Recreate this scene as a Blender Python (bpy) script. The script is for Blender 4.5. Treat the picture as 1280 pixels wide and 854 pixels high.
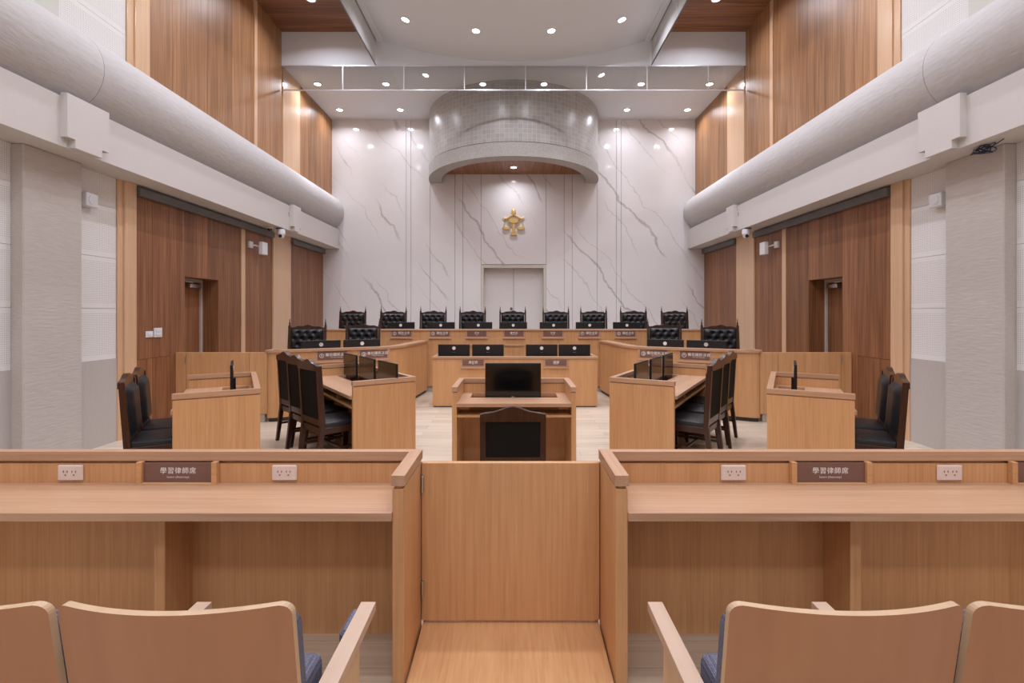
import bpy, bmesh, math, random
from mathutils import Vector, Matrix
random.seed(7)
R = math.radians
for o in list(bpy.data.objects): bpy.data.objects.remove(o)
scene = bpy.context.scene
C = scene.collection

# ------------------------------------------------------------------ camera, world, exposure
F = 604.0; VX, VY, H = 642.0, 392.0, 1.59          # focal length in pixels, vanishing point, eye height
cam = bpy.data.objects.new('camera', bpy.data.cameras.new('camera')); C.objects.link(cam)
cam.location = (0, 0, H); cam.rotation_euler = (R(90), 0, 0)
cam.data.sensor_width = 36; cam.data.lens = 36 * F / 1280
cam.data.shift_x = -(VX - 640) / 1280; cam.data.shift_y = -(427 - VY) / 1280
cam.data.clip_start = .05
scene.camera = cam
w = bpy.data.worlds.new('World'); scene.world = w; w.use_nodes = True
w.node_tree.nodes['Background'].inputs[0].default_value = (.9, .93, 1, 1)
w.node_tree.nodes['Background'].inputs[1].default_value = .05
vs = scene.view_settings
vs.view_transform = 'Standard'; vs.look = 'None'; vs.gamma = 1; vs.use_curve_mapping = False
vs.exposure = -0.45
LAMP_W = 11.5          # watts of each ceiling downlight
LAMP_COL = (.90, .905, 1)

def P(px, py, D): return Vector(((px - VX) * D / F, D, H - (py - VY) * D / F))

# ------------------------------------------------------------------ materials
MATS = {}
def nt(name):
    m = bpy.data.materials.new(name); m.use_nodes = True
    t = m.node_tree; b = t.nodes['Principled BSDF']; MATS[name] = m
    return m, t, b
def N(t, typ, **kw):
    n = t.nodes.new(typ)
    for k, v in kw.items(): setattr(n, k, v)
    return n
def L_(t, a, ao, b, bi): t.links.new(a.outputs[ao], b.inputs[bi])
def ramp(t, stops):
    n = N(t, 'ShaderNodeValToRGB'); e = n.color_ramp.elements
    while len(e) < len(stops): e.new(.5)
    for i, (p, c) in enumerate(stops): e[i].position = p; e[i].color = (*c, 1) if len(c) == 3 else c
    return n
def s2l(c): return tuple(((v / 255) / 12.92 if v / 255 < .04045 else ((v / 255 + .055) / 1.055) ** 2.4) for v in c)
def plain(name, rgb, rough=.5, metal=0, spec=.5, bump=0, bscale=60, stretch=(1, 1, 1), var=0, coat=0):
    m, t, b = nt(name)
    b.inputs['Base Color'].default_value = (*s2l(rgb), 1); b.inputs['Roughness'].default_value = rough
    b.inputs['Metallic'].default_value = metal; b.inputs['Specular IOR Level'].default_value = spec
    if coat: b.inputs['Coat Weight'].default_value = coat
    if bump or var:
        tc = N(t, 'ShaderNodeTexCoord'); mp = N(t, 'ShaderNodeMapping'); mp.inputs['Scale'].default_value = stretch
        L_(t, tc, 'Object', mp, 0)
        no = N(t, 'ShaderNodeTexNoise'); no.inputs['Scale'].default_value = bscale; no.inputs['Detail'].default_value = 4
        L_(t, mp, 0, no, 'Vector')
        if bump:
            bp = N(t, 'ShaderNodeBump'); bp.inputs['Strength'].default_value = bump; bp.inputs['Distance'].default_value = .02
            L_(t, no, 'Fac', bp, 'Height'); L_(t, bp, 0, b, 'Normal')
        if var:
            c = s2l(rgb); r = ramp(t, [(.3, tuple(v * (1 - var) for v in c)), (.7, tuple(min(1, v * (1 + var)) for v in c))])
            L_(t, no, 'Fac', r, 0); L_(t, r, 0, b, 'Base Color')
    return m
def wood(name, dark, mid, light, axis, rough=.42, freq=55, tone=.0, band=2.2, spec=.35, coat=0):
    """straight-grained veneer: fibres run along `axis`; tone = spread between separate boards"""
    m, t, b = nt(name)
    tc = N(t, 'ShaderNodeTexCoord'); oi = N(t, 'ShaderNodeObjectInfo')
    ml = N(t, 'ShaderNodeVectorMath', operation='MULTIPLY_ADD')
    cb = N(t, 'ShaderNodeCombineXYZ')
    for i in range(3): L_(t, oi, 'Random', cb, i)
    ml.inputs[1].default_value = (17, 23, 31)
    L_(t, cb, 0, ml, 0); L_(t, tc, 'Object', ml, 2)
    def layer(sc, st, det, dist=0):
        mp = N(t, 'ShaderNodeMapping'); s = [sc] * 3; s['xyz'.index(axis)] = sc * st; mp.inputs['Scale'].default_value = s
        L_(t, ml, 0, mp, 0)
        n = N(t, 'ShaderNodeTexNoise'); n.inputs['Scale'].default_value = 1; n.inputs['Detail'].default_value = det
        n.inputs['Distortion'].default_value = dist
        L_(t, mp, 0, n, 'Vector'); return n
    fine = layer(freq, .025, 3); broad = layer(freq / 9, .05, 3, .6)
    mx = N(t, 'ShaderNodeMix'); mx.inputs[0].default_value = .42
    L_(t, fine, 'Fac', mx, 2); L_(t, broad, 'Fac', mx, 3)
    r = ramp(t, [(.28, s2l(dark)), (.5, s2l(mid)), (.72, s2l(light))])
    L_(t, mx, 0, r, 0)
    last = r
    if tone:
        mr = N(t, 'ShaderNodeMapRange'); mr.inputs[3].default_value = 1 - tone; mr.inputs[4].default_value = 1 + tone
        L_(t, oi, 'Random', mr, 0)
        hv = N(t, 'ShaderNodeHueSaturation'); L_(t, mr, 0, hv, 'Value'); L_(t, r, 0, hv, 'Color'); last = hv
    L_(t, last, 0, b, 'Base Color')
    b.inputs['Roughness'].default_value = rough; b.inputs['Specular IOR Level'].default_value = spec
    if coat: b.inputs['Coat Weight'].default_value = coat; b.inputs['Coat Roughness'].default_value = .12
    bp = N(t, 'ShaderNodeBump'); bp.inputs['Strength'].default_value = .06; bp.inputs['Distance'].default_value = .004
    L_(t, fine, 'Fac', bp, 'Height'); L_(t, bp, 0, b, 'Normal')
    return m
OD, OM, OL = (188, 139, 94), (204, 154, 107), (214, 166, 119)
for ax in 'xyz': wood('oak_' + ax, OD, OM, OL, ax, freq=95)
for ax in 'xy': wood('oak_top_' + ax, (172, 132, 103), (188, 148, 117), (198, 159, 129), ax, rough=.38, freq=75)  # same oak, darker and pinker: overhead light and ceiling reflections put into the colour
for ax in 'xyz': wood('walnut_' + ax, (96, 60, 40), (138, 93, 63), (168, 120, 86), ax, rough=.4, freq=42, tone=.16, band=3)
wood('upper_walnut', (114, 77, 49), (160, 115, 77), (192, 146, 103), 'z', rough=.4, freq=36, tone=.14)
wood('pale_oak', (206, 166, 130), (216, 178, 142), (224, 188, 154), 'z', rough=.3, coat=.3)
wood('mahogany', (38, 20, 13), (56, 30, 20), (74, 42, 28), 'z', rough=.3, freq=60, coat=.3)
wood('plywood', (184, 154, 122), (194, 164, 132), (202, 174, 144), 'z', rough=.38, freq=22)
wood('shaded_seat_face', (152, 104, 71), (162, 113, 79), (169, 121, 86), 'z', rough=.42, freq=14)  # plywood face with the shade on the seat backs put into its colour
wood('plywood_y', (180, 152, 130), (189, 161, 139), (196, 170, 150), 'y', rough=.38, freq=22)
wood('shaded_floor_plank', (168, 146, 124), (188, 166, 143), (204, 184, 162), 'x', rough=.32, freq=34, tone=.05, coat=.15)  # browner than the main floor: shade by the desks put into the colour
plain('paint', (214, 208, 203), .75, spec=.2, bump=.12, bscale=30, stretch=(1, .35, 1.6))
plain('rough_plaster', (196, 188, 182), .85, spec=.15, bump=.22, bscale=22, stretch=(1, .4, 2.2), var=.04)
plain('wainscot', (190, 183, 178), .7, spec=.2, bump=.15, bscale=40, stretch=(1, 1, .3))
plain('tube_plaster', (195, 191, 190), .85, spec=.15, bump=.28, bscale=16, stretch=(1.5, .45, 1.5), var=.04)
plain('beam_paint', (208, 203, 199), .75, spec=.2, bump=.08, bscale=30)
plain('pale_panel', (208, 207, 198), .6, spec=.3)
plain('ceiling_white', (224, 227, 231), .8, spec=.2)
plain('concrete', (176, 172, 168), .7, spec=.3, bump=.25, bscale=30, var=.12)
plain('grey_plinth', (178, 168, 158), .6)
plain('rail_grey', (104, 104, 106), .5)
plain('steel', (188, 184, 178), .28, metal=1)
plain('aluminium', (222, 222, 224), .35, metal=.7)
plain('dark_steel', (120, 118, 116), .3, metal=1)
plain('gold', (216, 182, 112), .45, metal=.3)
plain('brass_joint', (190, 176, 156), .4, metal=.3)
plain('white_plastic', (226, 226, 230), .4)
plain('off_white', (226, 206, 196), .4)
plain('slot_dark', (60, 50, 46), .5)
plain('black_plastic', (20, 20, 22), .38)
plain('screen', (9, 9, 10), .12, spec=.6)
plain('leather', (24, 25, 29), .42, spec=.5, bump=.1, bscale=180)
plain('plate_brown', (122, 88, 78), .45)
plain('black_cloth', (14, 13, 12), .7, spec=.2)
plain('slot_grey', (132, 112, 104), .5)
plain('lettering_white', (238, 232, 226), .5)
plain('door_white', (222, 216, 214), .5)
plain('cable_blue', (46, 62, 104), .5)
plain('cable_black', (16, 16, 18), .5)
plain('frame_cream', (206, 198, 188), .5)

def fabric():
    m, t, b = nt('fabric')
    tc = N(t, 'ShaderNodeTexCoord'); ch = N(t, 'ShaderNodeTexVoronoi'); ch.inputs['Scale'].default_value = 190
    ch.inputs['Randomness'].default_value = .25
    L_(t, tc, 'Object', ch, 'Vector')
    r = ramp(t, [(.12, s2l((136, 134, 148))), (.55, s2l((84, 83, 98)))]); L_(t, ch, 'Distance', r, 0); L_(t, r, 0, b, 'Base Color')
    b.inputs['Roughness'].default_value = .9; b.inputs['Specular IOR Level'].default_value = .15
    bp = N(t, 'ShaderNodeBump'); bp.inputs['Strength'].default_value = .3; bp.inputs['Distance'].default_value = .002; bp.invert = True
    L_(t, ch, 'Distance', bp, 'Height'); L_(t, bp, 0, b, 'Normal')
fabric()
def perforated():
    """cream acoustic board with a grid of small holes and a plain margin (board origin at its lower corner, board 0.62 high)"""
    m, t, b = nt('perforated')
    tc = N(t, 'ShaderNodeTexCoord'); sc = N(t, 'ShaderNodeVectorMath', operation='SCALE'); sc.inputs['Scale'].default_value = 1 / .021
    L_(t, tc, 'Object', sc, 0)
    fr = N(t, 'ShaderNodeVectorMath', operation='FRACTION'); L_(t, sc, 0, fr, 0)
    sb = N(t, 'ShaderNodeVectorMath', operation='SUBTRACT'); sb.inputs[1].default_value = (.5, .5, .5); L_(t, fr, 0, sb, 0)
    mu = N(t, 'ShaderNodeVectorMath', operation='MULTIPLY'); mu.inputs[1].default_value = (0, 1, 1); L_(t, sb, 0, mu, 0)
    ln = N(t, 'ShaderNodeVectorMath', operation='LENGTH'); L_(t, mu, 0, ln, 0)
    lt = N(t, 'ShaderNodeMath', operation='LESS_THAN'); lt.inputs[1].default_value = .2; L_(t, ln, 'Value', lt, 0)
    sx = N(t, 'ShaderNodeSeparateXYZ'); L_(t, tc, 'Object', sx, 0)
    cmp_ = N(t, 'ShaderNodeMath', operation='COMPARE'); cmp_.inputs[1].default_value = .31; cmp_.inputs[2].default_value = .255
    L_(t, sx, 'Z', cmp_, 0)
    an = N(t, 'ShaderNodeMath', operation='MULTIPLY'); L_(t, lt, 0, an, 0); L_(t, cmp_, 0, an, 1)
    mx = N(t, 'ShaderNodeMix', data_type='RGBA'); mx.inputs[6].default_value = (*s2l((230, 228, 226)), 1); mx.inputs[7].default_value = (*s2l((172, 166, 160)), 1)
    L_(t, an, 0, mx, 0); L_(t, mx, 2, b, 'Base Color')
    b.inputs['Roughness'].default_value = .7; b.inputs['Specular IOR Level'].default_value = .2
perforated()
def marble():
    m, t, b = nt('marble')
    tc = N(t, 'ShaderNodeTexCoord'); mp = N(t, 'ShaderNodeMapping')
    mp.inputs['Rotation'].default_value = (0, R(-52), 0); L_(t, tc, 'Object', mp, 0)
    n1 = N(t, 'ShaderNodeTexNoise'); n1.inputs['Scale'].default_value = .9; n1.inputs['Detail'].default_value = 8; n1.inputs['Roughness'].default_value = .55
    L_(t, mp, 0, n1, 'Vector')
    ad = N(t, 'ShaderNodeVectorMath', operation='MULTIPLY_ADD'); ad.inputs[1].default_value = (.8, .8, .8)
    L_(t, n1, 'Color', ad, 0); L_(t, mp, 0, ad, 2)
    def vein(scale, lo, off):
        mo = N(t, 'ShaderNodeMapping'); mo.inputs['Location'].default_value = (off, 0, off); mo.inputs['Scale'].default_value = (.22, 1, 1)
        L_(t, ad, 0, mo, 0)
        wv = N(t, 'ShaderNodeTexWave', bands_direction='Z'); wv.inputs['Scale'].default_value = scale; wv.inputs['Distortion'].default_value = 1.2
        wv.inputs['Detail'].default_value = 4; wv.inputs['Detail Scale'].default_value = 2.0
        L_(t, mo, 0, wv, 'Vector')
        r = ramp(t, [(lo, (0, 0, 0)), (1.0, (1, 1, 1))]); L_(t, wv, 'Fac', r, 0); return r
    v1 = vein(.19, .9988, .4); v2 = vein(.37, .9992, 3.1)
    mk = N(t, 'ShaderNodeTexNoise'); mk.inputs['Scale'].default_value = .55; L_(t, tc, 'Object', mk, 'Vector')
    mr = ramp(t, [(.40, (0, 0, 0)), (.52, (1, 1, 1))]); L_(t, mk, 'Fac', mr, 0)
    m2 = N(t, 'ShaderNodeMath', operation='MULTIPLY'); L_(t, v2, 0, m2, 0); m2.inputs[1].default_value = .55
    mxv = N(t, 'ShaderNodeMath', operation='MAXIMUM'); L_(t, v1, 0, mxv, 0); L_(t, m2, 0, mxv, 1)
    mm = N(t, 'ShaderNodeMath', operation='MULTIPLY'); L_(t, mxv, 0, mm, 0); L_(t, mr, 0, mm, 1)
    m3 = N(t, 'ShaderNodeMath', operation='MULTIPLY'); L_(t, mm, 0, m3, 0); m3.inputs[1].default_value = .55
    cl = N(t, 'ShaderNodeMix', data_type='RGBA'); cl.inputs[6].default_value = (*s2l((226, 222, 222)), 1); cl.inputs[7].default_value = (*s2l((142, 134, 130)), 1)
    L_(t, m3, 0, cl, 0); L_(t, cl, 2, b, 'Base Color')
    b.inputs['Roughness'].default_value = .09; b.inputs['Specular IOR Level'].default_value = .45
marble()
def drum_tile():
    m, t, b = nt('drum_tile')
    uv = N(t, 'ShaderNodeUVMap'); uv.uv_map = 'UVMap'
    br = N(t, 'ShaderNodeTexBrick'); br.offset = 0; br.inputs['Scale'].default_value = 1
    br.inputs['Brick Width'].default_value = .1; br.inputs['Row Height'].default_value = .1; br.inputs['Mortar Size'].default_value = .0035
    br.inputs['Color1'].default_value = (*s2l((166, 163, 160)), 1); br.inputs['Color2'].default_value = (*s2l((182, 179, 176)), 1)
    br.inputs['Mortar'].default_value = (*s2l((204, 201, 198)), 1)
    L_(t, uv, 0, br, 'Vector'); L_(t, br, 'Color', b, 'Base Color')
    bp = N(t, 'ShaderNodeBump'); bp.inputs['Strength'].default_value = .4; bp.inputs['Distance'].default_value = .004; bp.invert = True
    L_(t, br, 'Fac', bp, 'Height'); L_(t, bp, 0, b, 'Normal')
    b.inputs['Roughness'].default_value = .3
drum_tile()
def floor_mat():
    m, t, b = nt('floor_boards')
    tc = N(t, 'ShaderNodeTexCoord')
    br = N(t, 'ShaderNodeTexBrick'); br.offset = .37; br.inputs['Scale'].default_value = 1
    br.inputs['Brick Width'].default_value = 1.2; br.inputs['Row Height'].default_value = .18; br.inputs['Mortar Size'].default_value = .0025
    br.inputs['Color1'].default_value = (*s2l((206, 193, 174)), 1); br.inputs['Color2'].default_value = (*s2l((222, 210, 192)), 1)
    br.inputs['Mortar'].default_value = (*s2l((176, 160, 144)), 1)
    L_(t, tc, 'Object', br, 'Vector')
    mp = N(t, 'ShaderNodeMapping'); mp.inputs['Scale'].default_value = (1.2, 40, 1); L_(t, tc, 'Object', mp, 0)
    no = N(t, 'ShaderNodeTexNoise'); no.inputs['Scale'].default_value = 1; no.inputs['Detail'].default_value = 4; L_(t, mp, 0, no, 'Vector')
    r = ramp(t, [(.3, (.78, .76, .74)), (.7, (1.06, 1.06, 1.06))]); L_(t, no, 'Fac', r, 0)
    mx = N(t, 'ShaderNodeMix', data_type='RGBA', blend_type='MULTIPLY'); mx.inputs[0].default_value = 1
    L_(t, br, 'Color', mx, 6); L_(t, r, 0, mx, 7); L_(t, mx, 2, b, 'Base Color')
    b.inputs['Roughness'].default_value = .35
floor_mat()
def glass():
    m, t, b = nt('glass'); t.nodes.remove(b)
    out = t.nodes['Material Output']; tr = N(t, 'ShaderNodeBsdfTransparent'); tr.inputs[0].default_value = (.93, .94, .94, 1)
    gl = N(t, 'ShaderNodeBsdfGlossy'); gl.inputs['Roughness'].default_value = .02
    fr = N(t, 'ShaderNodeFresnel'); fr.inputs[0].default_value = 1.6; mx = N(t, 'ShaderNodeMixShader')
    L_(t, fr, 0, mx, 0); L_(t, tr, 0, mx, 1); L_(t, gl, 0, mx, 2); L_(t, mx, 0, out, 0)
glass()
def whitened():
    m, t, b = nt('whitened_glass'); t.nodes.remove(b)
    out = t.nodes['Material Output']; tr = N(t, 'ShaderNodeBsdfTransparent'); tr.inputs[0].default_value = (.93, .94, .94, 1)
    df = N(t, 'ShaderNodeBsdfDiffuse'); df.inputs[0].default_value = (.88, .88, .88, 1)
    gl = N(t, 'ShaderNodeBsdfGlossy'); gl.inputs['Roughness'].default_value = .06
    m0 = N(t, 'ShaderNodeMixShader'); m0.inputs[0].default_value = .75; L_(t, tr, 0, m0, 1); L_(t, df, 0, m0, 2)  # pane mostly white diffuse, the rest clear
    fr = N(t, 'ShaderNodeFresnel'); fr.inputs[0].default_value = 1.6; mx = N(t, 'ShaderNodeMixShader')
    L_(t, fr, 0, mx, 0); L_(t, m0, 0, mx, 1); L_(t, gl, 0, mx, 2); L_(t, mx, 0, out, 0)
whitened()
def lens():
    m, t, b = nt('lamp_lens')
    b.inputs['Emission Color'].default_value = (1, .98, .95, 1); b.inputs['Emission Strength'].default_value = 25
lens()

# ------------------------------------------------------------------ mesh builder
class MB:
    def __init__(s): s.v = []; s.f = []; s.sm = []; s.uv = None
    def add(s, vs_, fs, smooth=False):
        k = len(s.v); s.v += [tuple(v) for v in vs_]; s.f += [tuple(i + k for i in f) for f in fs]; s.sm += [smooth] * len(fs); return s
    def box(s, x0, x1, y0, y1, z0, z1, c=0):
        if x0 > x1: x0, x1 = x1, x0
        if y0 > y1: y0, y1 = y1, y0
        if z0 > z1: z0, z1 = z1, z0
        if c:
            bm = bmesh.new(); bmesh.ops.create_cube(bm, size=1)
            for v in bm.verts: v.co = Vector(((x0 + x1) / 2 + v.co.x * (x1 - x0), (y0 + y1) / 2 + v.co.y * (y1 - y0), (z0 + z1) / 2 + v.co.z * (z1 - z0)))
            bmesh.ops.bevel(bm, geom=bm.edges[:], offset=c, segments=2 if c > .012 else 1, affect='EDGES', profile=.5)
            return s.bm(bm, c > .012)
        return s.add([(x0, y0, z0), (x1, y0, z0), (x1, y1, z0), (x0, y1, z0), (x0, y0, z1), (x1, y0, z1), (x1, y1, z1), (x0, y1, z1)],
                     [(0, 3, 2, 1), (4, 5, 6, 7), (0, 1, 5, 4), (1, 2, 6, 5), (2, 3, 7, 6), (3, 0, 4, 7)])
    def bm(s, bm, smooth=False):
        bm.verts.index_update()
        s.add([v.co[:] for v in bm.verts], [[v.index for v in f.verts] for f in bm.faces], smooth); bm.free(); return s
    def hull(s, b, t):          # two quads (lists of 4 points, ccw from above) joined
        return s.add(list(b) + list(t), [(3, 2, 1, 0), (4, 5, 6, 7), (0, 1, 5, 4), (1, 2, 6, 5), (2, 3, 7, 6), (3, 0, 4, 7)])
    def prism(s, poly, axis, a, b, smooth=False):
        """poly: 2-D outline; axis x: (y,z), y: (x,z), z: (x,y)"""
        def p3(p, d): return {'x': (d, p[0], p[1]), 'y': (p[0], d, p[1]), 'z': (p[0], p[1], d)}[axis]
        n = len(poly); vs_ = [p3(p, a) for p in poly] + [p3(p, b) for p in poly]
        s.add(vs_, [tuple(range(n))[::-1], tuple(range(n, 2 * n))])
        k = len(s.v) - 2 * n
        for i in range(n):
            j = (i + 1) % n; s.f.append((k + i, k + j, k + n + j, k + n + i)); s.sm.append(smooth)
        return s
    def lathe(s, prof, c=(0, 0, 0), n=16, axis='z', smooth=True):
        vs_, fs = [], []
        for i in range(n):
            a = 2 * math.pi * i / n
            for r, h in prof:
                p = (r * math.cos(a), r * math.sin(a), h)
                if axis == 'y': p = (p[0], p[2], p[1])
                if axis == 'x': p = (p[2], p[0], p[1])
                vs_.append((p[0] + c[0], p[1] + c[1], p[2] + c[2]))
        m = len(prof)
        for i in range(n):
            j = (i + 1) % n
            for k in range(m - 1): fs.append((i * m + k, j * m + k, j * m + k + 1, i * m + k + 1))
        s.add(vs_, fs, smooth)
        s.add([vs_[i * m] for i in range(n)], [tuple(range(n))[::-1]]); s.add([vs_[i * m + m - 1] for i in range(n)], [tuple(range(n))])
        return s
    def tube(s, pts, r, n=8):
        pts = [Vector(p) for p in pts]; rings = []
        for i, p in enumerate(pts):
            d = (pts[min(i + 1, len(pts) - 1)] - pts[max(i - 1, 0)]).normalized()
            u = d.orthogonal().normalized() if i == 0 else (u - d * u.dot(d)).normalized()
            v = d.cross(u); rr = r[i] if isinstance(r, (list, tuple)) else r
            rings.append([p + (u * math.cos(2 * math.pi * k / n) + v * math.sin(2 * math.pi * k / n)) * rr for k in range(n)])
        vs_ = [q for ring in rings for q in ring]; fs = []
        for i in range(len(rings) - 1):
            for k in range(n):
                fs.append((i * n + k, i * n + (k + 1) % n, (i + 1) * n + (k + 1) % n, (i + 1) * n + k))
        fs.append(tuple(range(n))[::-1]); fs.append(tuple(range((len(rings) - 1) * n, len(rings) * n)))
        return s.add(vs_, fs, True)
    def ribbon(s, path, o0, o1, z0, z1):
        """solid strip between two sideways offsets of a plan path"""
        a = offset(path, o0); b = offset(path, o1); n = len(path)
        vs_ = [(x, y, z0) for x, y in a] + [(x, y, z0) for x, y in b] + [(x, y, z1) for x, y in a] + [(x, y, z1) for x, y in b]
        fs = []
        for i in range(n - 1):
            fs += [(i, i + 1, 2 * n + i + 1, 2 * n + i), (n + i + 1, n + i, 3 * n + i, 3 * n + i + 1), (2 * n + i, 2 * n + i + 1, 3 * n + i + 1, 3 * n + i), (i + 1, i, n + i, n + i + 1)]
        fs += [(0, 2 * n, 3 * n, n), (n - 1, 2 * n - 1, 4 * n - 1, 3 * n - 1)]
        return s.add(vs_, fs)
    def mirror(s):
        s.v = [(-x, y, z) for x, y, z in s.v]; s.f = [f[::-1] for f in s.f]; return s
    def move(s, M):
        s.v = [tuple(M @ Vector(v)) for v in s.v]; return s
    def mesh(s, name, mat):
        me = bpy.data.meshes.new(name); me.from_pydata(s.v, [], s.f); me.update()
        for p, k in zip(me.polygons, s.sm): p.use_smooth = k
        bm = bmesh.new(); bm.from_mesh(me); bmesh.ops.recalc_face_normals(bm, faces=bm.faces); bm.to_mesh(me); bm.free()
        if any(s.sm): me.set_sharp_from_angle(angle=R(42))
        me.materials.append(MATS[mat]); return me
    def build(s, name, mat, parent=None, loc=None, world=False):
        """world=True: vertices are in world space and the parent (unrotated) sits at parent.location"""
        if world and parent is not None:
            off = parent.location if parent.parent is None else parent.location + parent.parent.location
            s.move(Matrix.Translation(-off))
        if loc is not None: s.move(Matrix.Translation(-Vector(loc)))
        o = bpy.data.objects.new(name, s.mesh(name, mat)); C.objects.link(o); o.parent = parent
        if loc is not None: o.location = loc
        return o
def offset(path, d):
    out = []; n = len(path)
    for i in range(n):
        p = Vector(path[i]); ns = []
        if i > 0: e = (p - Vector(path[i - 1])).normalized(); ns.append(Vector((-e.y, e.x)))
        if i < n - 1: e = (Vector(path[i + 1]) - p).normalized(); ns.append(Vector((-e.y, e.x)))
        m = sum(ns, Vector((0, 0))).normalized(); k = d / max(.5, m.dot(ns[0])); out.append((p.x + m.x * k, p.y + m.y * k))
    return out
def round_path(pts, rad, n=8):
    out = [pts[0]]
    for i in range(1, len(pts) - 1):
        p = Vector(pts[i]); a = (Vector(pts[i - 1]) - p); b = (Vector(pts[i + 1]) - p); r = rad[i - 1]
        s0 = p + a.normalized() * min(r, a.length * .45); s1 = p + b.normalized() * min(r, b.length * .45)
        for k in range(n + 1):
            t = k / n; q = s0 * (1 - t) ** 2 + p * 2 * t * (1 - t) + s1 * t * t; out.append((q.x, q.y))
    return out + [pts[-1]]
def tag(o, label=None, cat=None, group=None, kind=None):
    for k, v in (('label', label), ('category', cat), ('group', group), ('kind', kind)):
        if v: o[k] = v
    return o
def thing(name, label, cat, loc=(0, 0, 0), rz=0, group=None):
    o = bpy.data.objects.new(name, None); C.objects.link(o); o.location = loc; o.rotation_euler = (0, 0, rz); o.empty_display_size = .1
    return tag(o, label, cat, group)
def copy_tree(o, parent=None):
    c = o.copy(); C.objects.link(c); c.parent = parent
    for ch in list(o.children): copy_tree(ch, c)
    return c
def struct(o): o['kind'] = 'structure'; return o
_tc = bpy.data.curves.new('text_tool', 'FONT'); _to = bpy.data.objects.new('text_tool', _tc); C.objects.link(_to)
_tc.align_x = 'CENTER'; _tc.align_y = 'CENTER'
def text_mb(body, size, bold=0, space=1.0):
    """letters standing in the x-z plane, reading from -y, centred on the origin"""
    _tc.body = body; _tc.size = size; _tc.offset = bold * size; _tc.extrude = 0; _tc.space_character = space; _tc.resolution_u = 3
    dg = bpy.context.evaluated_depsgraph_get(); dg.update()
    me = bpy.data.meshes.new_from_object(_to.evaluated_get(dg)); mb = MB()
    if not me.vertices: return mb
    xs = [v.co.x for v in me.vertices]; ys = [v.co.y for v in me.vertices]; cx = (min(xs) + max(xs)) / 2; cy = (min(ys) + max(ys)) / 2
    mb.add([(v.co.x - cx, 0, v.co.y - cy) for v in me.vertices], [tuple(p.vertices) for p in me.polygons]); bpy.data.meshes.remove(me)
    return mb
T = Matrix.Translation
def RZ(a): return Matrix.Rotation(a, 4, 'Z')
SW = {-1: 'by the switch-plate wall', 1: 'on the blue-cable side'}
SHORT = {-1: 'switch-plate wall', 1: 'blue-cable side'}
ORD = ['', 'first', 'second', 'third', 'fourth']

# ------------------------------------------------------------------ room shell
XL, XU, XB, YW = 4.95, 4.72, 4.53, 12.56      # lower wall, upper wall, beam face, marble wall
YB = 9.83; ZR, ZW = 6.63, 7.32                # bulkhead depth, rear ceiling, wood ceiling
fl = struct(MB().box(-5.4, 5.4, -5, 12.8, -.1, 0).build('floor', 'floor_boards'))
pl = None
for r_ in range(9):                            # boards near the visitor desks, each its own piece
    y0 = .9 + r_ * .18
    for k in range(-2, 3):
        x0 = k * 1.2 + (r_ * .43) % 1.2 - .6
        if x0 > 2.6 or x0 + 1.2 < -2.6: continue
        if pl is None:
            pl = MB().box(.0015, 1.1985, .0015, .1785, -.004, .004).build('plank', 'shaded_floor_plank', fl); o = pl
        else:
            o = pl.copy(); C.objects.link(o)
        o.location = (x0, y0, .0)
# dais
struct(MB().box(-4.97, 4.97, 9.9, 12.56, 0, .45).build('main_dais', 'floor_boards'))
for s in (-1, 1):
    path = [(-4.97, 7.15), (-3.5, 7.15), (-1.95, 7.98), (-1.8, 9.88), (-4.97, 9.88)]
    mb = MB().prism([(x * -s, y) for x, y in path], 'z', 0, .2)
    struct(mb.build('wing_dais', 'floor_boards'))

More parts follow.
